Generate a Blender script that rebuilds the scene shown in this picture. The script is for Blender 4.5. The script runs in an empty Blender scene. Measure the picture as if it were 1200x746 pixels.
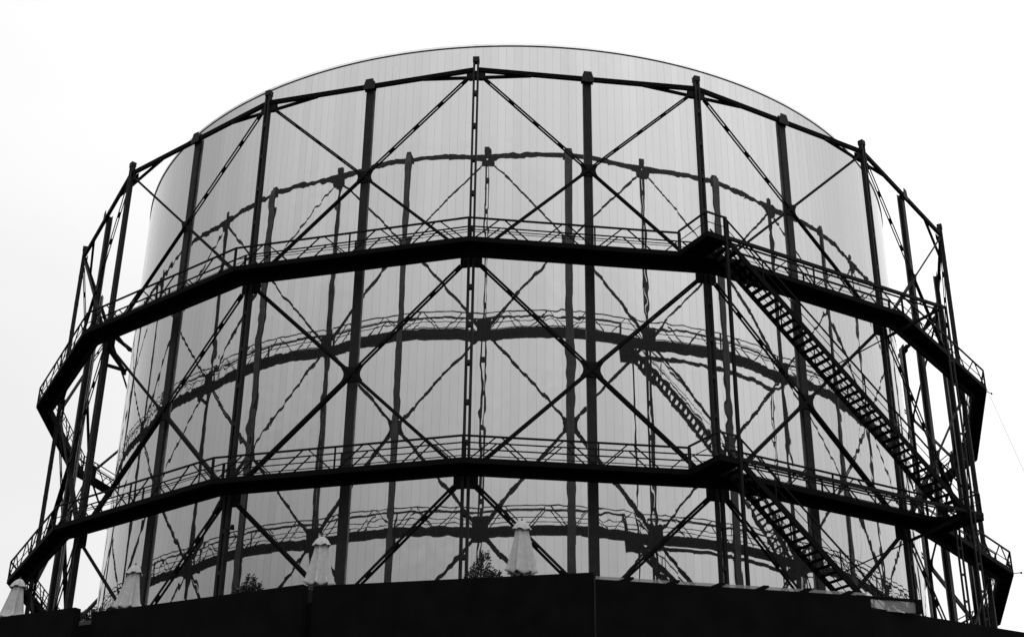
import bpy, math, random
import numpy as np
from mathutils import Vector, Matrix
random.seed(7)
PI = math.pi
scene = bpy.context.scene
COL = scene.collection

# ------------------------------------------------------------------ helpers
class MB:
    """collects shapes, then links them as ONE mesh object"""
    def __init__(s):
        s.v = []; s.f = []
    def poly(s, pts, faces):
        o = len(s.v); s.v += [tuple(p) for p in pts]; s.f += [tuple(i + o for i in f) for f in faces]
    def prism(s, bottom, top):
        n = len(bottom); fs = [tuple(range(n - 1, -1, -1)), tuple(range(n, 2 * n))]
        for i in range(n):
            j = (i + 1) % n; fs.append((i, j, n + j, n + i))
        s.poly(list(bottom) + list(top), fs)
    def box(s, x0, x1, y0, y1, z0, z1):
        b = [(x0, y0), (x1, y0), (x1, y1), (x0, y1)]
        s.prism([(x, y, z0) for x, y in b], [(x, y, z1) for x, y in b])
    def bar(s, a, b, w, h, side=None):
        """rectangular bar from a to b, w across 'side', h across the other way"""
        a = Vector(a); b = Vector(b); d = (b - a).normalized()
        if side is None:
            side = d.cross(Vector((0, 0, 1)))
            if side.length < 1e-4: side = Vector((1, 0, 0))
        side = Vector(side); side = (side - d * side.dot(d)).normalized()
        up = d.cross(side)
        q = [side * (sx * w / 2) + up * (sy * h / 2) for sx, sy in ((-1, -1), (1, -1), (1, 1), (-1, 1))]
        s.prism([a + c for c in q], [b + c for c in q])
    def tube(s, a, b, r, n=8, r2=None):
        a = Vector(a); b = Vector(b); d = (b - a).normalized()
        side = d.cross(Vector((0, 0, 1)))
        if side.length < 1e-4: side = Vector((1, 0, 0))
        side.normalize(); up = d.cross(side); r2 = r if r2 is None else r2
        c = [(math.cos(2 * PI * i / n), math.sin(2 * PI * i / n)) for i in range(n)]
        s.prism([a + side * (x * r) + up * (y * r) for x, y in c], [b + side * (x * r2) + up * (y * r2) for x, y in c])
    def mesh(s, name, mat, smooth=False):
        me = bpy.data.meshes.new(name); me.from_pydata(s.v, [], s.f); me.validate()
        import bmesh
        bm = bmesh.new(); bm.from_mesh(me); bmesh.ops.recalc_face_normals(bm, faces=bm.faces); bm.to_mesh(me); bm.free()
        me.materials.append(mat)
        if smooth:
            for p in me.polygons: p.use_smooth = True
        return me
    def build(s, name, mat, parent=None, smooth=False):
        return link(name, s.mesh(name, mat, smooth), parent)

def link(name, data, parent=None, loc=(0, 0, 0), rz=0):
    o = bpy.data.objects.new(name, data); COL.objects.link(o)
    o.location = loc; o.rotation_euler = (0, 0, rz)
    if parent: o.parent = parent
    return o
def thing(name, label, cat, loc=(0, 0, 0), rz=0, group=None):
    o = link(name, None, None, loc, rz); o.empty_display_size = .5
    return tag(o, label, cat, group)
def tag(o, label, cat, group=None):
    o['label'] = label; o['category'] = cat
    if group: o['group'] = group
    return o

# ------------------------------------------------------------------ materials
def mat(name, col, rough=.5, metal=0., spec=.5, var=.25, scale=3., bump=0., bscale=40.):
    m = bpy.data.materials.new(name); m.use_nodes = True; nt = m.node_tree; N = nt.nodes; L = nt.links
    b = N['Principled BSDF']; b.inputs['Roughness'].default_value = rough; b.inputs['Metallic'].default_value = metal
    b.inputs['Specular IOR Level'].default_value = spec
    tc = N.new('ShaderNodeTexCoord')
    no = N.new('ShaderNodeTexNoise'); no.inputs['Scale'].default_value = scale; no.inputs['Detail'].default_value = 6
    L.new(tc.outputs['Object'], no.inputs['Vector'])
    r = N.new('ShaderNodeMapRange'); r.inputs['From Min'].default_value = .3; r.inputs['From Max'].default_value = .7
    r.inputs['To Min'].default_value = col * (1 - var); r.inputs['To Max'].default_value = col * (1 + var)
    L.new(no.outputs['Fac'], r.inputs['Value'])
    L.new(r.outputs['Result'], b.inputs['Base Color'])
    if bump:
        n2 = N.new('ShaderNodeTexNoise'); n2.inputs['Scale'].default_value = bscale; n2.inputs['Detail'].default_value = 4
        L.new(tc.outputs['Object'], n2.inputs['Vector'])
        bp = N.new('ShaderNodeBump'); bp.inputs['Strength'].default_value = bump; bp.inputs['Distance'].default_value = .02
        L.new(n2.outputs['Fac'], bp.inputs['Height']); L.new(bp.outputs['Normal'], b.inputs['Normal'])
    return m
M_STEEL = mat('frame_paint', .0105, .6, 0, .10, .35, 2.5, .15, 30)
M_BLACK = mat('black_paint', .0045, .65, 0, .06, .3, 2.5, .15, 30)
M_DARK = mat('walkway_paint', .003, .8, 0, .04, .3, 2.0)
M_WALL = mat('dark_wall_cladding', .0027, .9, 0, .05, .35, 1.2, .1, 60)
M_LEDGE = mat('wall_ledge', .045, .7, 0, .2, .2, 4)
M_INNER_LIT = mat('frame_paint_inner_lit', .20, .8, 0, .2, .3, 2.0)  # column paint lightened for inner flanges: bounce light off the drum put into colour
M_CLOTH = mat('parasol_cloth', .34, .9, 0, .1, .10, 7, .25, 160)
M_POLE = mat('parasol_pole', .35, .5, 0, .4, .1, 5)
M_LEAF = mat('leaves', .035, .6, 0, .3, .5, 25)
M_POT = mat('pot', .05, .8, 0, .2, .2, 10)
M_GROUND = mat('ground_gravel', .07, .95, 0, .1, .4, .6, .3, 8)
M_PAVE = mat('terrace_paving', .09, .9, 0, .1, .2, 2)
M_RIM = mat('rim_metal', .55, .35, 1, .5, .08, 2)
M_BACK = mat('seam_backing', .22, .6, 0, .3, .2, 1)
M_ROOF = mat('roof_membrane', .25, .8, 0, .2, .2, .5)

def glass_mat():
    m = bpy.data.materials.new('glass'); m.use_nodes = True; nt = m.node_tree; N = nt.nodes; L = nt.links
    b = N['Principled BSDF']; b.inputs['Base Color'].default_value = (.22, .22, .22, 1); b.inputs['Roughness'].default_value = .15
    t = N.new('ShaderNodeBsdfTransparent'); t.inputs['Color'].default_value = (.85, .85, .85, 1)
    tc = N.new('ShaderNodeTexCoord'); no = N.new('ShaderNodeTexNoise'); no.inputs['Scale'].default_value = 1.5; no.inputs['Detail'].default_value = 5
    L.new(tc.outputs['Object'], no.inputs['Vector'])
    r = N.new('ShaderNodeMapRange'); r.inputs['From Min'].default_value = .3; r.inputs['From Max'].default_value = .7
    r.inputs['To Min'].default_value = .35; r.inputs['To Max'].default_value = .6; L.new(no.outputs['Fac'], r.inputs['Value'])     # dusty panes
    mx = N.new('ShaderNodeMixShader'); L.new(r.outputs['Result'], mx.inputs['Fac']); L.new(t.outputs['BSDF'], mx.inputs[1]); L.new(b.outputs['BSDF'], mx.inputs[2])
    L.new(mx.outputs['Shader'], N['Material Output'].inputs['Surface'])
    return m
M_GLASS = glass_mat()

def mirror_mat():
    m = bpy.data.materials.new('polished_cladding'); m.use_nodes = True; nt = m.node_tree; N = nt.nodes; L = nt.links
    b = N['Principled BSDF']; b.inputs['Metallic'].default_value = 1; b.inputs['Roughness'].default_value = .025
    at = N.new('ShaderNodeAttribute'); at.attribute_name = 'panel_tone'; at.attribute_type = 'GEOMETRY'
    tc = N.new('ShaderNodeTexCoord')
    # broad soft streaks running down the sheets
    mp = N.new('ShaderNodeMapping'); mp.inputs['Scale'].default_value = (.9, .9, .06); L.new(tc.outputs['Object'], mp.inputs['Vector'])
    st = N.new('ShaderNodeTexNoise'); st.inputs['Scale'].default_value = 1.; st.inputs['Detail'].default_value = 4; L.new(mp.outputs['Vector'], st.inputs['Vector'])
    r = N.new('ShaderNodeMapRange'); r.inputs['From Min'].default_value = .3; r.inputs['From Max'].default_value = .7
    r.inputs['To Min'].default_value = .97; r.inputs['To Max'].default_value = 1.03; L.new(st.outputs['Fac'], r.inputs['Value'])
    mu = N.new('ShaderNodeMath'); mu.operation = 'MULTIPLY'; L.new(at.outputs['Fac'], mu.inputs[0]); L.new(r.outputs['Result'], mu.inputs[1])
    L.new(mu.outputs[0], b.inputs['Base Color'])
    # sheet buckling: long waves plus local dents, a different one on every sheet
    def noise(scale, loc, detail):
        q = N.new('ShaderNodeMapping'); q.inputs['Scale'].default_value = scale; q.inputs['Location'].default_value = loc
        L.new(tc.outputs['Object'], q.inputs['Vector'])
        n = N.new('ShaderNodeTexNoise'); n.inputs['Scale'].default_value = 1.; n.inputs['Detail'].default_value = detail
        L.new(q.outputs['Vector'], n.inputs['Vector']); return n
    an = N.new('ShaderNodeAttribute'); an.attribute_name = 'panel_number'; an.attribute_type = 'GEOMETRY'
    sz = N.new('ShaderNodeSeparateXYZ'); L.new(tc.outputs['Object'], sz.inputs['Vector'])
    cv = N.new('ShaderNodeCombineXYZ'); ma = N.new('ShaderNodeMath'); ma.operation = 'MULTIPLY'; ma.inputs[1].default_value = .45; L.new(an.outputs['Fac'], ma.inputs[0])
    L.new(ma.outputs[0], cv.inputs['X']); mz = N.new('ShaderNodeMath'); mz.operation = 'MULTIPLY'; mz.inputs[1].default_value = .38; L.new(sz.outputs['Z'], mz.inputs[0]); L.new(mz.outputs[0], cv.inputs['Z'])
    n0 = N.new('ShaderNodeTexNoise'); n0.inputs['Scale'].default_value = 1.; n0.inputs['Detail'].default_value = 2; L.new(cv.outputs['Vector'], n0.inputs['Vector'])
    b0 = N.new('ShaderNodeBump'); b0.inputs['Strength'].default_value = 1; b0.inputs['Distance'].default_value = .011; L.new(n0.outputs['Fac'], b0.inputs['Height'])
    n1 = noise((1.6, 1.6, .35), (3, 1, 7), 1); n2 = noise((2.6, 2.6, 1.5), (11, 5, 2), 0); 
    b1 = N.new('ShaderNodeBump'); b1.inputs['Strength'].default_value = 1; b1.inputs['Distance'].default_value = .0036
    L.new(n1.outputs['Fac'], b1.inputs['Height']); L.new(b0.outputs['Normal'], b1.inputs['Normal'])
    b2 = N.new('ShaderNodeBump'); b2.inputs['Strength'].default_value = 1; b2.inputs['Distance'].default_value = .0034
    # dents only in some places
    n3 = noise((.35, .35, .3), (4, 9, 1), 1)
    r3 = N.new('ShaderNodeMapRange'); r3.inputs['From Min'].default_value = .42; r3.inputs['From Max'].default_value = .72
    r3.inputs['To Min'].default_value = .05; r3.inputs['To Max'].default_value = 2.6; L.new(n3.outputs['Fac'], r3.inputs['Value'])
    m3 = N.new('ShaderNodeMath'); m3.operation = 'MULTIPLY'; L.new(n2.outputs['Fac'], m3.inputs[0]); L.new(r3.outputs['Result'], m3.inputs[1])
    L.new(m3.outputs[0], b2.inputs['Height']); L.new(b1.outputs['Normal'], b2.inputs['Normal'])
    L.new(b2.outputs['Normal'], b.inputs['Normal'])
    # the sheets are not perfect mirrors: part of the light scatters widely
    g = N.new('ShaderNodeBsdfPrincipled'); g.inputs['Metallic'].default_value = 1; g.inputs['Roughness'].default_value = .5
    L.new(mu.outputs[0], g.inputs['Base Color'])
    mx = N.new('ShaderNodeMixShader'); mx.inputs['Fac'].default_value = .05
    L.new(b.outputs['BSDF'], mx.inputs[1]); L.new(g.outputs['BSDF'], mx.inputs[2])
    L.new(mx.outputs['Shader'], N['Material Output'].inputs['Surface'])
    return m
M_MIRROR = mirror_mat()

# ------------------------------------------------------------------ main dimensions (metres, gasholder axis at the origin)
R = 28.0; NS = 16; PH = -0.07164114; DA = 2 * PI / NS
ZB = -15.3                      # ground the gasholder stands on
ZT = 15.73                      # top beam
G = (5.75, -4.70)               # walkway deck tops
RO = 29.27; RI = 28.5          # walkway edges (corner radius)
RD = 24.59; ZD = 20.28          # drum
STREET = -25.4
def corner(k, rad=R, z=0.): a = PH + k * DA; return Vector((rad * math.sin(a), -rad * math.cos(a), z))
def lc(k, rad, z): a = k * DA; return Vector((rad * math.sin(a), -rad * math.cos(a), z))   # un-phased, local
# local frame of side 0: corner 0 -> corner 1
A0 = lc(0, R, 0); A1 = lc(1, R, 0); LS = (A1 - A0).length; TT = (A1 - A0) / LS; NN = Vector((TT.y, -TT.x, 0))
def sp(s, z, o=0.): return A0 + TT * s + NN * o + Vector((0, 0, z))     # along the side, height, outward

# ------------------------------------------------------------------ guide frame
FR = thing('gasholder_frame', 'black lattice steel guide frame with X braces and two walkways ringing the mirrored building', 'gasholder frame', (0, 0, ZB))
def part(name, me, k=0, parent=FR):
    return link(name, me, parent, (0, 0, -ZB) if parent is FR else (0, 0, 0), PH + k * DA if parent is FR else k * DA)

# corner column: two channels with batten plates
m = MB()
for z0, z1, leg, gap in ((G[0], 16.34, .085, .105), (G[1], G[0], .105, .115), (ZB, G[1], .125, .125)):
    for s in (-1, 1):
        x0 = s * gap / 2; x1 = s * (gap / 2 + leg); x0, x1 = min(x0, x1), max(x0, x1)
        m.box(x0, x1, -R - .115, -R + .115, z0, z1)
    z = z0 + 1.05
    while z < z1 - .7:
        w = gap / 2 + leg * .72
        for y in (-R - .123, -R + .093): m.box(-w, w, y, y + .03, z, z + .20)
        z += 1.86
cc_me = m.mesh('corner_column', M_STEEL)
m = MB(); m.box(-.155, .155, -R - .14, -R + .14, 16.14, 16.42)
cap_me = m.mesh('column_cap', M_STEEL)
# middle column: wide flanged beam under a flared cap
m = MB(); inner = []
def sbox(m, s0, s1, o0, o1, z0, z1):
    b = [(s0, o0), (s1, o0), (s1, o1), (s0, o1)]
    m.prism([sp(s, z0, o) for s, o in b], [sp(s, z1, o) for s, o in b])
for z0, z1, w in ((G[0], 15.85, .38), (G[1], G[0], .40), (ZB, G[1], .43)):
    c = LS / 2
    sbox(m, c - w / 2, c + w / 2, -.075, -.045, z0, z1)
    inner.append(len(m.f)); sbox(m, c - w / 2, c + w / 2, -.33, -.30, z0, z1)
    sbox(m, c - .02, c + .02, -.30, -.075, z0, z1)
    sbox(m, c - w / 2 + .001, c - w / 2 + .03, -.13, -.075, z0, z1); sbox(m, c + w / 2 - .03, c + w / 2 - .001, -.13, -.075, z0, z1)
mc_me = m.mesh('middle_column', M_STEEL); mc_me.materials.append(M_INNER_LIT)
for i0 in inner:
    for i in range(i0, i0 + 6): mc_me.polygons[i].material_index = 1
m = MB(); c = LS / 2
prof = [(-.30, 15.52), (.30, 15.52), (.30, 15.72), (.19, 16.12), (-.19, 16.12), (-.30, 15.72)]
m.prism([sp(c + s, z, .105) for s, z in prof], [sp(c + s, z, .125) for s, z in prof])
m.prism([sp(c + s, z, -.12) for s, z in prof], [sp(c + s, z, -.10) for s, z in prof])
mcap_me = m.mesh('column_cap', M_STEEL)
# top beam and the tie that cuts each corner
m = MB(); e = .10
m.bar(sp(e, ZT, 0), sp(LS - e, ZT, 0), .17, .035); m.bar(sp(e, ZT + .085, 0), sp(LS - e, ZT + .085, 0), .17, .035)
m.bar(sp(e, ZT - .085, 0), sp(LS - e, ZT - .085, 0), .17, .035); m.bar(sp(e, ZT, 0), sp(LS - e, ZT, 0), .05, .165)
tb_me = m.mesh('top_beam', M_BLACK)
m = MB(); q = 2.45; pa = sp(q, ZT - .12, -.02)
pb = lc(0, R, 0) + (lc(-1, R, 0) - lc(0, R, 0)).normalized() * q + Vector((0, 0, ZT - .12))
d = (pb - pa).normalized()
m.bar(pa - d * .25, pb + d * .25, .14, .09)
m.bar(pa - d * .25 + Vector((0, 0, .04)), pb + d * .25 + Vector((0, 0, .04)), .05, .12)
tie_me = m.mesh('corner_tie', M_BLACK)

# diagonals
PAN = [(15.25, 5.80, .15, .42, .40), (5.02, -4.62, .185, .46, .42), (-5.50, -15.2, .24, .46, .42)]
def diag(za, zb, w, la, lb, flip, off):
    """upper half: two flats with packing plates; lower half: a channel with a raised web"""
    m = MB(); P = lambda s, z, o: sp(LS - s if flip else s, z, o)
    a = P(la, za, off); b = P(LS - lb, zb, off); d = (b - a).normalized(); nn = NN; up = d.cross(nn).normalized()
    t = ((LS / 2) - la) / (LS - la - lb); cpt = a + (b - a) * t
    # a pair of flats, one behind the other, held apart by packing plates
    wf, ctc = (.074, .066) if w < .16 else (.098, .088) if w < .2 else (.113, .120)
    if up.z < 0: up = -up
    sep = .10; hi = up * (ctc / 2); lo = -up * (ctc / 2) - nn * sep
    for o in (hi, lo): m.bar(a + o, cpt + o, .045, wf, nn)
    n = 4
    for i in range(n + 1):
        q = a + (cpt - a) * ((i + .12) / (n + .25)); m.bar(q - d * .17 - nn * sep * .5, q + d * .17 - nn * sep * .5, sep - .047, ctc + wf * .25, nn)
    wl = w * .80; DL = .12 if w < .16 else .21
    m.bar(cpt - d * .2, b, .024, wl, nn)
    for sg in (-1, 1):
        e = up * sg * (wl / 2 - .011) - nn * (DL / 2 + .013)
        m.bar(cpt + e, b + e, DL, .02, nn)
    m.bar(cpt - d * .1, b, .07, wl * .2, nn)
    return m.mesh('diagonal_brace', M_BLACK)
dg = []
for (za, zb, w, la, lb) in PAN:
    dg.append(diag(za, zb, w, la, lb, False, .035)); dg.append(diag(za, zb, w, la, lb, True, .062))
# plates at the crossings: four concave sides
cp = []
for (za, zb, w, la, lb) in PAN:
    zc = za + (zb - za) * ((LS / 2 - la) / (LS - la - lb)); sl = math.atan2(za - zb, LS)
    pts = []; rr = .50 if w < .16 else .62 if w < .2 else .68
    angs = [sl, PI - sl, PI + sl, 2 * PI - sl]
    for i in range(4):
        a0 = angs[i]; a1 = angs[(i + 1) % 4] + (2 * PI if i == 3 else 0)
        for s, a in ((-1, a0), (1, a0)):
            pts.append((rr * math.cos(a) - s * w * .5 * math.sin(a), rr * math.sin(a) + s * w * .5 * math.cos(a)))
        am = (a0 + a1) / 2; wide = abs(math.cos(am)) > .7
        p1 = (rr * math.cos(a1) + w * .5 * math.sin(a1), rr * math.sin(a1) - w * .5 * math.cos(a1)); p0 = pts[-1]
        ctr = (.30 * math.cos(am) if wide else .05 * math.cos(am), .22 * math.sin(am) if not wide else 0)
        ctr = ((.25 if wide else 0) * (1 if math.cos(am) > 0 else -1), 0 if wide else .22 * (1 if math.sin(am) > 0 else -1))
        for t in (.2, .35, .5, .65, .8):
            pts.append(((1 - t) ** 2 * p0[0] + 2 * t * (1 - t) * ctr[0] + t * t * p1[0], (1 - t) ** 2 * p0[1] + 2 * t * (1 - t) * ctr[1] + t * t * p1[1]))
    m = MB()
    m.prism([sp(LS / 2 + x, zc + z, -.040) for x, z in pts], [sp(LS / 2 + x, zc + z, .003) for x, z in pts])
    cp.append(m.mesh('crossing_plate', M_BLACK))
# gusset plates at the corners (two wings, one in each side's plane)
def gusset(z0, z1, wd, cut):
    m = MB(); prof = [(.0, z0), (wd - cut, z0), (wd, z0 + cut), (wd, z1), (0, z1)]
    m.prism([sp(s, z, .000) for s, z in prof], [sp(s, z, .032) for s, z in prof])
    rot = Matrix.Rotation(-DA, 3, 'Z')
    m.prism([rot @ sp(LS - s, z, .000) for s, z in prof], [rot @ sp(LS - s, z, .032) for s, z in prof])
    if z0 < 12: prof = [(s, z if z < z1 - .01 else z1 + .62) for s, z in prof]
    m.prism([sp(s, z, -.16) for s, z in prof], [sp(s, z, -.13) for s, z in prof])
    m.prism([rot @ sp(LS - s, z, -.16) for s, z in prof], [rot @ sp(LS - s, z, -.13) for s, z in prof])
    return m.mesh('gusset_plate', M_BLACK)
gp = [gusset(15.22, 15.66, .46, .12), gusset(4.98, 5.50, .50, .06), gusset(-5.56, -4.98, .53, .06)]
# guide roller bracket under the upper walkway, pointing at the drum
m = MB()
for s in (-.09, .09):
    m.bar((s, -R + .15, 4.25), (s, -26.75, 4.25), .06, .10); m.bar((s, -R + .15, 5.15), (s, -26.85, 4.22), .06, .09)
m.box(-.06, .06, -26.95, -26.75, 4.0, 4.33)
br_me = m.mesh('guide_bracket', M_BLACK)

for k in range(NS):
    o = part('corner_column', cc_me, k); link('column_cap', cap_me, o)
    o = part('middle_column', mc_me, k); link('column_cap', mcap_me, o)
    part('top_beam', tb_me, k); part('corner_tie', tie_me, k)
    for me in dg: part('diagonal_brace', me, k)
    for me in cp: part('crossing_plate', me, k)
    for me in gp: part('gusset_plate', me, k)
    if k == 14: part('guide_bracket', br_me, k)

# ------------------------------------------------------------------ walkways with railings
def railing(zt, ra, s0=0., s1=1., outer=True):
    """one side of the ring: top rail, lower rail, zigzag bracing, posts at the ends and the middle"""
    m = MB(); a = lc(0, ra, zt); b = lc(1, ra, zt); L = (b - a).length; up = Vector((0, 0, 1))
    P = lambda t, h: a + (b - a) * t + up * h
    hh = 1.0 if outer else .98
    m.bar(P(s0, hh), P(s1, hh), .075 if outer else .05, .075 if outer else .05)
    m.bar(P(s0, .40), P(s1, .40), .03, .035)
    if not outer: m.bar(P(s0, .70), P(s1, .70), .02, .025)
    w = .105
    for c in (.13, .38, .62, .87):
        for sg in (-1, 1):
            t1 = c + sg * w; 
            if t1 < s0 - .001 or t1 > s1 + .001 or c > s1: continue
            m.bar(P(c + sg * .012, hh - .03), P(t1, 0), .05, .05)
    for t in (s0 + .001, .5, s1 - .001):
        m.bar(P(t, -.02), P(t, hh), .09 if t != .5 else .06, .07, b - a)
    return m.mesh('railing', M_BLACK)
for gi, zt in enumerate(G):
    m = MB(); oc = [lc(k, RO, 0) for k in range(NS)]; ic = [lc(k, RI, 0) for k in range(NS)]
    for k in range(NS):
        j = (k + 1) % NS; quad = [oc[k], oc[j], ic[j], ic[k]]; up = Vector((0, 0, 1))
        m.prism([p + up * (zt - .10) for p in quad], [p + up * zt for p in quad])
    # cantilever joists under the plate
    for k in range(NS):
        for i in range(8):
            t = (i + .5) / 8; po = oc[k] + (oc[(k + 1) % NS] - oc[k]) * t; pi = ic[k] + (ic[(k + 1) % NS] - ic[k]) * t
            n = (po - pi).normalized()
            m.bar(po - n * .04 + Vector((0, 0, zt - .19)), pi + Vector((0, 0, zt - .21)), .07, .17)
    gal = m.build('walkway', M_DARK, FR); gal.location = (0, 0, -ZB); gal.rotation_euler = (0, 0, PH)
    # edge channel along the outside and ring girder between the columns
    m = MB(); e1 = [lc(k, RO + .03, 0) for k in range(NS)]; e0 = [lc(k, RO - .03, 0) for k in range(NS)]
    g1 = [lc(k, RI + .09, 0) for k in range(NS)]; g0 = [lc(k, RI - .06, 0) for k in range(NS)]
    m2 = MB()
    for k in range(NS):
        j = (k + 1) % NS
        quad = [e1[k], e1[j], e0[j], e0[k]]; m.prism([p + up * (zt - .22) for p in quad], [p + up * (zt + .02) for p in quad])
        quad = [g1[k], g1[j], g0[j], g0[k]]; m2.prism([p + up * (zt - (.58 if zt > 0 else .50)) for p in quad], [p + up * (zt - .103) for p in quad])
    m.build('edge_channel', M_DARK, gal); m2.build('ring_girder', M_DARK, gal)
    r_out = railing(zt, RO - .02); r_in = railing(zt, RI + .02, 0, 1, False); r_cut = railing(zt, RO - .02, 0, .845)
    for k in range(NS):
        link('railing', r_cut if k == 0 else r_out, gal, (0, 0, 0), k * DA)
        link('railing', r_in, gal, (0, 0, 0), k * DA)

# ------------------------------------------------------------------ mirror-clad drum
DR = thing('mirrored_drum', 'tall round building inside the frame clad in polished mirror panels', 'round building', (.02, .5, ZB))
NP = 382; rng = random.Random(3)
m = MB(); tones = []; ids = []
zs0, zs1 = ZB, ZD - .20
for i in range(NP):
    a0 = 2 * PI * i / NP; a1 = 2 * PI * (i + 1) / NP; gap = .0026 / RD
    yaw = rng.gauss(0, .0030) * .2; pit = rng.gauss(0, .0009)
    pts = []
    tone = .385 * (1 + rng.gauss(0, .016)); NSEG = 4
    for q in range(NSEG + 1):                                   # each sheet is slightly bowed and set at its own small angle
        t = q / NSEG; a = a0 + gap + (a1 - a0 - 2 * gap) * t; rr = RD + yaw * (1 - 2 * t)
        bow = .00083 * (1 - 4 * t * (1 - t))                    # chord versus arc
        rr += -(.00083 - bow) * .2
        for z in (zs0, zs1): pts.append((rr * math.cos(a), rr * math.sin(a), z))
    m.poly(pts, [(2 * q, 2 * q + 2, 2 * q + 3, 2 * q + 1) for q in range(NSEG)]); tones += [tone] * NSEG; ids += [float(i)] * NSEG
me = bpy.data.meshes.new('cladding'); me.from_pydata(m.v, [], m.f); me.materials.append(M_MIRROR)
at = me.attributes.new('panel_tone', 'FLOAT', 'FACE'); at.data.foreach_set('value', tones)
at = me.attributes.new('panel_number', 'FLOAT', 'FACE'); at.data.foreach_set('value', ids)
for p in me.polygons: p.use_smooth = True
link('cladding', me, DR, (0, 0, -ZB))
def ring(m, r0, r1, z0, z1, n=382):
    for i in range(n):
        a = 2 * PI * i / n; b = 2 * PI * (i + 1) / n
        q = [(r1 * math.cos(a), r1 * math.sin(a)), (r1 * math.cos(b), r1 * math.sin(b)), (r0 * math.cos(b), r0 * math.sin(b)), (r0 * math.cos(a), r0 * math.sin(a))]
        o = len(m.v); m.v += [(x, y, z0) for x, y in q] + [(x, y, z1) for x, y in q]
        m.f += [(o, o + 1, o + 5, o + 4), (o + 2, o + 3, o + 7, o + 6), (o + 4, o + 5, o + 6, o + 7), (o + 1, o, o + 3, o + 2)]
m = MB(); ring(m, RD - .30, RD - .018, ZB, ZD - .06); m.build('seam_backing', M_BACK, DR).location = (0, 0, -ZB)
m = MB(); ring(m, RD - .40, RD + .05, ZD - .13, ZD); m.build('rim', M_RIM, DR).location = (0, 0, -ZB)
m = MB(); c = [((RD - .35) * math.cos(2 * PI * i / 128), (RD - .35) * math.sin(2 * PI * i / 128)) for i in range(128)]
m.prism([(x, y, ZD - .8) for x, y in c], [(x, y, ZD - .6) for x, y in c]); m.build('roof', M_ROOF, DR).location = (0, 0, -ZB)

# ------------------------------------------------------------------ stair tower outside side 1
C1 = corner(1); C2 = corner(2); ST = (C2 - C1).normalized(); SN = Vector((ST.y, -ST.x, 0))
def S(s, o, z): return C1 + ST * s + SN * o + Vector((0, 0, z))
SW = thing('stair_tower', 'black open steel staircase of two straight flights fixed outside the steel frame', 'staircase', S(-1, 2, ZB))
def spart(name, m, matr=M_STEEL, parent=SW):
    o = m.build(name, matr, parent); 
    if parent is SW: o.location = -SW.location
    return o
def stbox(m, s0, s1, o0, o1, z0, z1):
    b = [(s0, o0), (s1, o0), (s1, o1), (s0, o1)]
    m.prism([S(s, o, z0) for s, o in b], [S(s, o, z1) for s, o in b])
OI, OO = 1.56, 2.66; RUN = 13.2
for zt, zb in ((G[0], G[1]), (G[1], ZB)):
    run = RUN * (zt - zb) / (G[0] - G[1]); s0 = -.95; drop = zt - zb
    n = int(drop / .25)
    m = MB()
    for i in range(n):
        f = (i + 1) / (n + 1); s = s0 + run * f; z = zt - drop * f
        stbox(m, s - .13, s + .13, OI + .03, OO - .03, z - .035, z)
        stbox(m, s - .13, s - .115, OI + .03, OO - .03, z - .085, z - .036)
    fl = spart('flight', m, M_DARK)
    for o_ in (OI, OO):
        q = MB(); q.bar(S(s0, o_, zt - .10), S(s0 + run, o_, zb - .10), .05, .27, SN); spart('stringer', q, M_DARK, fl)
        h = MB(); sl = (zb - zt) / run
        h.bar(S(s0, o_, zt + .98), S(s0 + run, o_, zb + .98), .06, .06, SN); h.bar(S(s0, o_, zt + .5), S(s0 + run, o_, zb + .5), .028, .028, SN)
        k = int(run / 1.65)
        for i in range(k + 1):
            s = s0 + .15 + (run - .3) * i / k; z = zt + (s - s0) * sl; h.bar(S(s, o_, z), S(s, o_, z + .98), .045, .045, SN)
        spart('handrail', h, M_BLACK, fl)
def rail_run(pts, z, parent, post=1.4):
    m = MB()
    for (a, b) in zip(pts[:-1], pts[1:]):
        A = Vector(S(a[0], a[1], z)); B = Vector(S(b[0], b[1], z)); U = Vector((0, 0, 1))
        m.bar(A + U * 1.0, B + U * 1.0, .075, .075); m.bar(A + U * .5, B + U * .5, .03, .03)
        k = max(1, int((B - A).length / post))
        for i in range(k + 1):
            p = A + (B - A) * i / k; m.bar(p, p + U * .995, .07, .07, SN)
    return spart('railing', m, M_STEEL, parent)
for zt in G:
    m = MB(); z1 = zt - .006; s0, s1, o0, o1 = -2.05, -.93, .25, 2.74
    stbox(m, s0, s1, o0, o1, z1 - .09, z1)
    for a in (s0, s1 - .06): stbox(m, a, a + .06, o0, o1 + .002, z1 - .26, z1 - .093)
    stbox(m, s0 + .061, s1 - .061, o1 - .06, o1, z1 - .26, z1 - .093)
    for o_ in (.9, 1.5, 2.1): stbox(m, s0 + .061, s1 - .061, o_, o_ + .07, z1 - .24, z1 - .094)
    la = spart('landing', m, M_DARK)
    rail_run([(s0 + .04, .62), (s0 + .04, 2.68), (s1 - .06, 2.68)], zt, la)
# landing at the foot of the upper flight, tied to the lower walkway
m = MB(); z1 = G[1] - .006; pl = [(10.6, 1.2), (13.1, .3), (13.1, 2.74), (12.0, 2.74), (12.0, 1.5)]
m.prism([S(s, o, z1 - .10) for s, o in pl], [S(s, o, z1) for s, o in pl])
stbox(m, 12.0, 12.08, 1.5, 2.738, z1 - .30, z1 - .103); stbox(m, 13.02, 13.098, .33, 2.738, z1 - .30, z1 - .103)
stbox(m, 12.081, 13.019, 2.66, 2.738, z1 - .30, z1 - .103); stbox(m, 12.081, 13.019, 1.5, 1.58, z1 - .30, z1 - .103)
la = spart('landing', m, M_DARK)
rail_run([(13.04, .35), (13.04, 2.68), (12.5, 2.68)], G[1], la)
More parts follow.
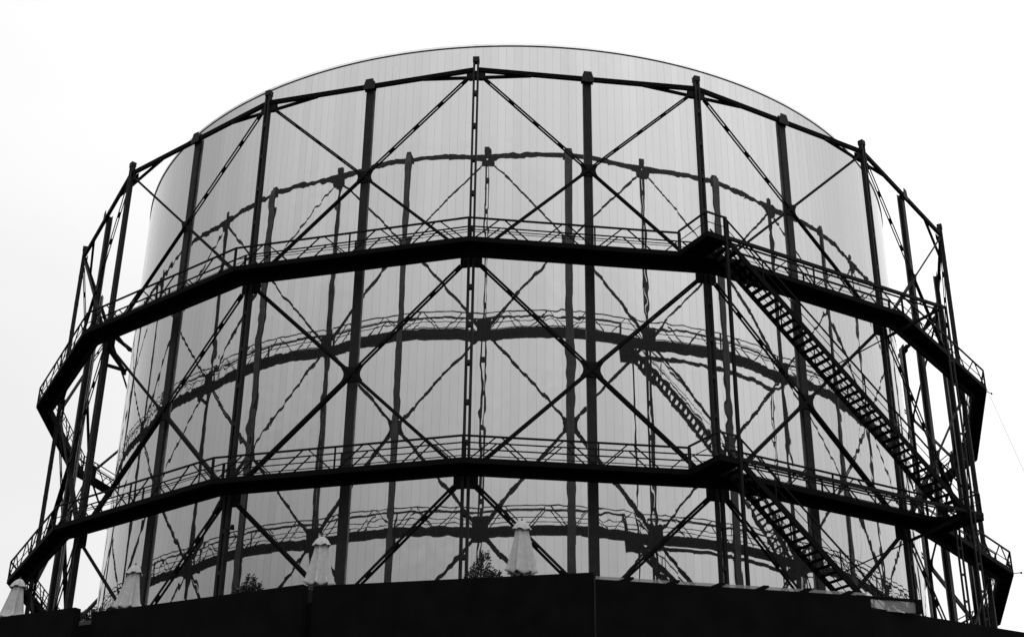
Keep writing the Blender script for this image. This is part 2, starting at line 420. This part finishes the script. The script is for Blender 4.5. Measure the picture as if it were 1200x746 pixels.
# posts
for s, o_ in ((-.99, 2.70), (-1.99, 2.70)):
    if s < -1.5: continue
    
    m = MB(); m.bar(S(s, o_, ZB), S(s, o_, G[0] + 1.0), .13, .13, SN)
    spart('post', m, M_BLACK)
for s, o_ in ((12.25, 2.83), (13.0, 1.2)):
    m = MB(); top = G[0] if s < 13 else G[1]
    for d_ in (-.13, .13): m.bar(S(s + d_, o_, ZB), S(s + d_, o_, top), .075, .075, SN)
    z = ZB + .6; k = 0
    while z < top - .5:
        m.bar(S(s - .09, o_, z), S(s + .09, o_, z), .05, .11, SN); z += 1.25
    spart('lattice_post', m)
# horizontal girders from the upper landing to the far post
for zt in G:
    m = MB()
    m.bar(S(-.95, 2.70, zt - .02), S(12.4 if zt > 0 else 13.1, 2.70, zt - .02), .10, .16)
    m.bar(S(-.95, 2.42, zt - .05), S(12.3 if zt > 0 else 12.3, 2.42, zt - .05), .06, .07)
    for s in (2, 5, 8, 11): m.bar(S(s, 2.42, zt - .05), S(s, 2.70, zt - .05), .05, .05)
    spart('girder', m, M_BLACK)
    m = MB(); e = Vector((0, 0, 0))
    m.bar(S(12.2, 2.62, zt - .12), S(10.95, .10, zt - .95), .12, .12); m.bar(S(10.9, -.1, zt - 1.0), S(9.6, -2.9, zt - 1.9), .05, .05)
    spart('stay', m, M_BLACK)

# ------------------------------------------------------------------ terrace building in front
TB = thing('terrace_building', 'low black panelled terrace building with a long wall below the steel frame', 'building', (0, -33, STREET))
def wallpanel(a, b, z, th=.32, zb=STREET, matr=M_WALL, name='wall_panel', trim=True):
    a = Vector((a[0], a[1], 0)); b = Vector((b[0], b[1], 0)); d = (b - a).normalized(); n = Vector((d.y, -d.x, 0))
    if n.y > 0: n = -n
    q = [a, b, b - n * th, a - n * th]; m = MB()
    m.prism([p + Vector((0, 0, zb)) for p in q], [p + Vector((0, 0, z)) for p in q])
    o = m.build(name, matr, TB); o.location = -TB.location
    return o
WL = -11.40; WR = -11.65; WB = -12.06
wallpanel((-26, -25.79), (-16.80, -30.33), WL)
wallpanel((-17.8, -28.6), (-16.39, -29.28), WL - .24, matr=M_LEDGE, name='ledge', zb=WL - .40)
wallpanel((-17.8, -28.57), (-16.39, -29.25), WL - .405, name='wall_panel')
wallpanel((-16.36, -29.54), (-7.50, -34.08), WL)
wallpanel((-7.62, -33.70), (-7.12, -33.78), WL - .12, matr=M_STEEL, name='joint_post', th=.15, zb=WL - .6)
wallpanel((-7.66, -33.69), (-7.10, -33.77), WL - .605)
wallpanel((-7.17, -33.87), (2.80, -36.07), WL)
wallpanel((2.865, -36.10), (12.78, -34.195), WR)
wallpanel((12.785, -34.194), (20.1, -30.3), WB)
wallpanel((20.1, -30.3), (27, -26.5), WB)
m = MB(); m.box(2.803, 2.858, -36.13, -36.05, STREET, WR + .02); o = m.build('corner_trim', M_STEEL, TB); o.location = -TB.location
# terrace floor
FL = -12.75
fl = [(-26, -25.4), (-16.6, -29.0), (-7.3, -33.4), (2.9, -35.6), (12.7, -33.7), (20, -29.9), (27, -26.1), (27, -24.0), (14, -28.8), (0, -31.0), (-14, -27.5), (-26, -21)]
m = MB(); m.prism([(x, y, FL - .25) for x, y in fl], [(x, y, FL) for x, y in fl]); o = m.build('terrace_floor', M_PAVE, TB); o.location = -TB.location

# glass balustrade on the right-hand wall
GB = thing('glass_balustrade', 'low glass balustrade with black clips along the top of the right-hand dark wall', 'balustrade', (2.9, -36.0, WR))
wa = Vector((2.88, -35.98, 0)); wb = Vector((14.66, -33.72, 0)); wd = (wb - wa).normalized(); wn = Vector((wd.y, -wd.x, 0))
def W(s, o, z): return wa + wd * s + wn * o + Vector((0, 0, z))
def gpart(name, m, matr):
    o = m.build(name, matr, GB); o.location = -GB.location; return o
def wbox(m, s0, s1, o0, o1, z0, z1):
    b = [(s0, o0), (s1, o0), (s1, o1), (s0, o1)]; m.prism([W(s, o, z0) for s, o in b], [W(s, o, z1) for s, o in b])
cl = [1.05, 2.72, 4.37, 6.0, 7.62, 9.2]; edges = [0.0] + [c for c in cl] + [10.05]
for i in range(len(edges) - 1):
    m = MB(); wbox(m, edges[i] + .02, edges[i + 1] - .02, -.112, -.10, WR - .05, WR + .17); gpart('glass_pane', m, M_GLASS)
m = MB(); wbox(m, 10.07, 11.9, -.112, -.10, WB - .05, WR - .02); gpart('glass_pane', m, M_GLASS)
for c in cl:
    m = MB(); pr = [(-.30, .0), (.10, .0), (.34, .15), (.32, .20), (.12, .20)]
    m.prism([W(c + s, -.05, WR + z + .004) for s, z in pr], [W(c + s, -.17, WR + z + .004) for s, z in pr]); gpart('clip', m, M_DARK)
m = MB(); m.bar(W(9.6, -.1, WR + .02), W(12.1, -.1, WR - .01), .12, .09); gpart('cap_rail', m, M_DARK)
m = MB(); wbox(m, 11.88, 12.12, -.18, -.02, WB - .05, WR + .03); gpart('end_post', m, M_DARK)

# ------------------------------------------------------------------ closed parasols
def parasol(x, y, zt, h, label, seed, rz, lean):
    rg = random.Random(seed)
    t = thing('parasol', label, 'parasol', (x, y, FL), rz, 'closed parasols behind the terrace wall')
    H = zt - FL
    def skirt(name, prof, folds, amp, scal, ph, parent, tilt=0, nA=96):
        m = MB(); nz = len(prof)
        for i, (r, z) in enumerate(prof):
            f = i / (nz - 1)
            for j in range(nA):
                a = 2 * PI * j / nA
                fo = math.cos(folds * a + ph + .5 * math.sin(a * 2 + seed) * f); fo = 1 - 2 * abs(math.sin((folds * a + ph + .5 * math.sin(a * 2 + seed) * f) / 2)) ** .8 if name == 'canopy' else fo
                rr = r * (1 + amp * f ** .6 * fo + .035 * f * math.sin(3 * a + seed * 2 + z * 2))
                zz = z + scal * f * f * (fo * .5) + .03 * f * math.sin(2 * a + seed) + tilt * f * math.cos(a + 1.1)
                m.v.append((rr * math.cos(a) + lean * (H - z) / h, rr * math.sin(a), zz))
        for i in range(nz - 1):
            for j in range(nA):
                k = (j + 1) % nA; m.f.append((i * nA + j, i * nA + k, (i + 1) * nA + k, (i + 1) * nA + j))
        o = m.build(name, M_CLOTH, parent, True)
        sd = o.modifiers.new('thick', 'SOLIDIFY'); sd.thickness = .012
        return o
    pr = [(.15, H - .16), (.20, H - .28), (.23, H - .45), (.27, H - .7), (.325, H - 1.0), (.38, H - 1.3), (.44, H - 1.6), (.49, H - h + .15), (.53, H - h + .06)]
    cn = skirt('canopy', pr, 7, .24, .07, rg.random() * 6, t, -.05)
    skirt('gathered_hem', [(.10, H - h + .75), (.20, H - h + .5), (.33, H - h + .20), (.37, H - h + .02), (.33, H - h - .07)], 7, .22, .10, rg.random() * 6, cn)
    skirt('vent_cap', [(.035, H - .035), (.10, H - .05), (.17, H - .11), (.23, H - .19), (.275, H - .28), (.32, H - .37), (.335, H - .40)], 6, .12, .04, rg.random() * 6, t)
    m = MB(); m.tube((0, 0, .02), (0, 0, H - .02), .028, 12); m.build('pole', M_POLE, t)
    m = MB(); m.tube((0, 0, H - .05), (0, 0, H + .0), .04, 12, .04); m.tube((0, 0, H + .0), (0, 0, H + .07), .04, 12, .012); m.build('finial', M_POT, t)
    m = MB(); m.tube((0, 0, .0), (0, 0, .07), .34, 24); m.tube((0, 0, .07), (0, 0, .35), .05, 12); m.build('base', M_POT, t)
parasol(.33, -34.2, -8.95, 2.06, 'closed pale parasol on the far right, beside the bush at the middle of the wall', 1, 0, .0)
parasol(-7.22, -32.2, -9.03, 1.95, 'closed pale parasol standing by the joint in the wall, second from the right', 2, 0, .0)
parasol(-15.10, -28.9, -9.29, 1.85, 'closed pale parasol on the left in front of the edge of the mirrored drum', 3, 0, -.10)
parasol(-20.35, -27.0, -9.40, 1.75, 'closed pale parasol leftmost of the row, under the end of the lower walkway', 4, 0, -.13)

# ------------------------------------------------------------------ potted bushes
def bush(x, y, ztop, w, label, seed, spikes):
    rg = random.Random(seed); t = thing('potted_bush', label, 'bush', (x, y, FL), 0, 'potted bushes behind the terrace wall')
    H = ztop - FL
    m = MB(); m.tube((0, 0, 0), (0, 0, .45), .20, 16, .27); m.tube((0, 0, .45), (0, 0, .50), .29, 16, .29); m.build('pot', M_POT, t)
    st = MB(); lf = MB()
    for (dx, dy, hh) in spikes:
        base = Vector((dx * .3 * w, dy * .3 * w, .48)); tip = Vector((dx * w, dy * w, H * hh)); prev = base
        pts = [base.lerp(tip, i / 8) + Vector((rg.gauss(0, .02), rg.gauss(0, .02), 0)) for i in range(9)]
        for i in range(8): st.tube(pts[i], pts[i + 1], .016 * (1 - i / 10), 6, .016 * (1 - (i + 1) / 10))
        for i in range(420):
            f = rg.random() ** .55; p = base.lerp(tip, .25 + .75 * f)
            a = rg.random() * 2 * PI; rad = (.08 + .24 * math.sin(PI * (.15 + .8 * f))) * rg.random() ** .5 * (.8 + .3 * rg.random())
            c = p + Vector((math.cos(a) * rad, math.sin(a) * rad, rg.gauss(0, .05)))
            d = Vector((math.cos(a), math.sin(a), rg.uniform(-.3, .9))).normalized(); s_ = d.cross(Vector((rg.gauss(0, 1), rg.gauss(0, 1), rg.gauss(0, 1)))).normalized()
            L = rg.uniform(.08, .14); wd_ = L * .24; nn_ = d.cross(s_) * (L * .08)
            lf.poly([c, c + d * L * .5 + s_ * wd_ + nn_, c + d * L, c + d * L * .5 - s_ * wd_ + nn_], [(0, 1, 2, 3)])
    st.build('stems', M_POT, t); lf.build('foliage', M_LEAF, t)
bush(-1.10, -34.3, -10.22, .55, 'small dark leafy bush left of the rightmost parasol', 5, [(.15, 0, 1.0), (-.75, .2, .72), (.95, -.1, .70), (-.3, -.5, .78), (.5, .5, .74), (-1.0, -.2, .55)])
bush(-9.9, -32.0, -10.55, .5, 'small dark leafy bush left of the parasol by the wall joint', 6, [(.2, 0, .98), (-.6, .2, .80), (.7, -.1, .85), (0, -.5, .8), (-.9, 0, .62)])
bush(-16.95, -28.0, -10.85, .45, 'sparse dark leafy bush in the gap between the wall panels', 8, [(.0, 0, .95), (-.6, .2, .85), (.75, -.1, .97), (.2, -.5, .7), (-.9, .2, .9), (1.1, .1, .62), (1.9, .2, .7), (1.6, -.2, .6)])

# ------------------------------------------------------------------ small fittings
def floodlight(p, d, label, k=1.):
    p = Vector(p); d = Vector(d).normalized()
    t = thing('floodlight', label, 'floodlight', p)
    m = MB(); m.bar((0, 0, 0), d * .40, .035, .035); m.build('arm', M_STEEL, t)
    m = MB(); m.tube(d * .40 + Vector((0, 0, -.12 * k)), d * .40 + Vector((0, 0, .08 * k)), .10 * k, 12, .07 * k); m.build('housing', M_DARK, t)
c = corner(-1, R + .2, -6.6); tg = Vector((math.cos(PH - DA), math.sin(PH - DA), 0))
floodlight(c + tg * .15, tg, 'small dark floodlight on the column above the second bush from the left')
c = corner(3, RO, G[1] - .15); floodlight(c, c.normalized() * 1.0 + Vector((0, 0, -c.normalized().z)), 'small dark floodlight sticking out from the right end of the lower walkway', .5)
c = corner(3, RO, G[0] - .8); floodlight(corner(3, RO - .1, G[0] - .22), Vector((math.sin(PH + 3 * DA), -math.cos(PH + 3 * DA), -.6)), 'small dark floodlight under the right end of the upper walkway', .5)
m = MB(); p0 = corner(3, RO + .03, G[0] - .1); p1 = Vector((p0.x + 5.2, p0.y - 4.5, ZB - 3)); prev = p0
for i in range(1, 25):
    f = i / 24; p = p0.lerp(p1, f) - Vector((0, 0, .9 * math.sin(PI * f))); m.tube(prev, p, .008, 6); prev = p
tag(m.build('cable', M_STEEL), 'thin wire hanging from the right end of the upper walkway to the ground', 'cable')

# ------------------------------------------------------------------ ground: one sheet with the raised yard of the gasholder
def gz(x, y):
    r = math.hypot(x, y); t = min(1, max(0, (r - 31.5) / 3.0)); t = t * t * (3 - 2 * t)
    base = ZB + (STREET - ZB) * t
    return base - .15 * min(1, max(0, (r - 60) / 200))
rad = [0, 10, 20, 28, 31, 31.5, 32, 32.5, 33, 33.5, 34, 34.5, 36, 45, 60, 90, 150, 300, 700, 2000, 6000]; na = 96
m = MB(); m.v.append((0, 0, ZB))
for r in rad[1:]:
    for j in range(na):
        a = 2 * PI * j / na; m.v.append((r * math.cos(a), r * math.sin(a), gz(r, 0)))
for j in range(na): m.f.append((0, 1 + j, 1 + (j + 1) % na))
for i in range(len(rad) - 2):
    for j in range(na):
        k = (j + 1) % na; b = 1 + i * na; c = 1 + (i + 1) * na; m.f.append((b + j, c + j, c + k, b + k))
g = m.build('ground', M_GROUND, None, True); g['kind'] = 'structure'

# ------------------------------------------------------------------ overcast sky and a weak veiled sun
w = bpy.data.worlds.new('World'); scene.world = w; w.use_nodes = True; nt = w.node_tree; N = nt.nodes; L = nt.links
bg = N['Background']; SUN_EL, SUN_AZ = math.radians(52), math.radians(15)
sky = N.new('ShaderNodeTexSky'); sky.sky_type = 'NISHITA'; sky.sun_disc = False; sky.sun_elevation = SUN_EL; sky.sun_rotation = SUN_AZ
bw = N.new('ShaderNodeRGBToBW'); L.new(sky.outputs['Color'], bw.inputs['Color'])
tc = N.new('ShaderNodeTexCoord'); nm = N.new('ShaderNodeVectorMath'); nm.operation = 'NORMALIZE'; L.new(tc.outputs['Generated'], nm.inputs[0])
sx = N.new('ShaderNodeSeparateXYZ'); L.new(nm.outputs['Vector'], sx.inputs['Vector'])
def math_(op, a, b):
    n = N.new('ShaderNodeMath'); n.operation = op
    for i, v in enumerate((a, b)):
        if isinstance(v, (int, float)): n.inputs[i].default_value = v
        else: L.new(v, n.inputs[i])
    return n.outputs[0]
el = math_('MAXIMUM', sx.outputs['Z'], 0.)
def plane(k0, kz, kx): return math_('ADD', math_('ADD', math_('MULTIPLY', el, kz), k0), math_('MULTIPLY', sx.outputs['X'], kx))
thin = plane(.86, .40, .30); thick = plane(.25, 2.40, .33)      # thin even cloud to the north, heavier towards the southern horizon
mr = N.new('ShaderNodeMapRange'); mr.interpolation_type = 'SMOOTHSTEP'; mr.inputs['From Min'].default_value = -.35; mr.inputs['From Max'].default_value = .35
L.new(sx.outputs['Y'], mr.inputs['Value'])
lum = math_('ADD', math_('MULTIPLY', thin, mr.outputs['Result']), math_('MULTIPLY', thick, math_('SUBTRACT', 1., mr.outputs['Result'])))
cl = N.new('ShaderNodeTexNoise'); cl.inputs['Scale'].default_value = 2.2; cl.inputs['Detail'].default_value = 5; cl.inputs['Roughness'].default_value = .5
mp = N.new('ShaderNodeMapping'); mp.inputs['Scale'].default_value = (1, 1, 2.2); L.new(nm.outputs['Vector'], mp.inputs['Vector']); L.new(mp.outputs['Vector'], cl.inputs['Vector'])
cm = N.new('ShaderNodeMapRange'); cm.inputs['From Min'].default_value = .3; cm.inputs['From Max'].default_value = .7; cm.inputs['To Min'].default_value = .95; cm.inputs['To Max'].default_value = 1.05
L.new(cl.outputs['Fac'], cm.inputs['Value'])
lum = math_('MULTIPLY', lum, cm.outputs['Result'])
# the cloud layer covers the clear sky almost completely
col = math_('ADD', math_('MULTIPLY', lum, 10. * .97), math_('MULTIPLY', bw.outputs['Val'], .06))
L.new(col, bg.inputs['Color']); bg.inputs['Strength'].default_value = .1
sl = bpy.data.lights.new('sun', 'SUN'); sl.energy = .6; sl.angle = math.radians(20); sl.color = (1, 1, 1)
so = bpy.data.objects.new('sun', sl); COL.objects.link(so)
dv = Vector((math.sin(SUN_AZ) * math.cos(SUN_EL), math.cos(SUN_AZ) * math.cos(SUN_EL), math.sin(SUN_EL)))
so.rotation_euler = dv.to_track_quat('Z', 'Y').to_euler(); so.location = dv * 120

# ------------------------------------------------------------------ camera
f_px, pitch, roll, yaw = 1556.31, .417695, .0109389, -.00197606
fw = Vector((math.sin(yaw) * math.cos(pitch), math.cos(yaw) * math.cos(pitch), math.sin(pitch)))
rt = Vector((math.cos(yaw), -math.sin(yaw), 0)); up = rt.cross(fw)
r2 = rt * math.cos(roll) + up * math.sin(roll); u2 = up * math.cos(roll) - rt * math.sin(roll)
cd = bpy.data.cameras.new('camera'); cd.sensor_width = 36; cd.lens = 36 * f_px / 1200; cd.shift_y = 66.1 / 1200
cd.clip_start = .1; cd.clip_end = 20000
co = bpy.data.objects.new('camera', cd); COL.objects.link(co)
mw = Matrix((r2, u2, -fw)).transposed().to_4x4(); mw.translation = Vector((0, -80.6808, -23.79777)); co.matrix_world = mw
scene.camera = co
scene.view_settings.view_transform = 'Standard'; scene.view_settings.look = 'None'; scene.view_settings.gamma = 1; scene.view_settings.exposure = 0
scene.cycles.max_bounces = 8; scene.cycles.glossy_bounces = 4; scene.cycles.transparent_max_bounces = 8
scene.cycles.use_denoising = True
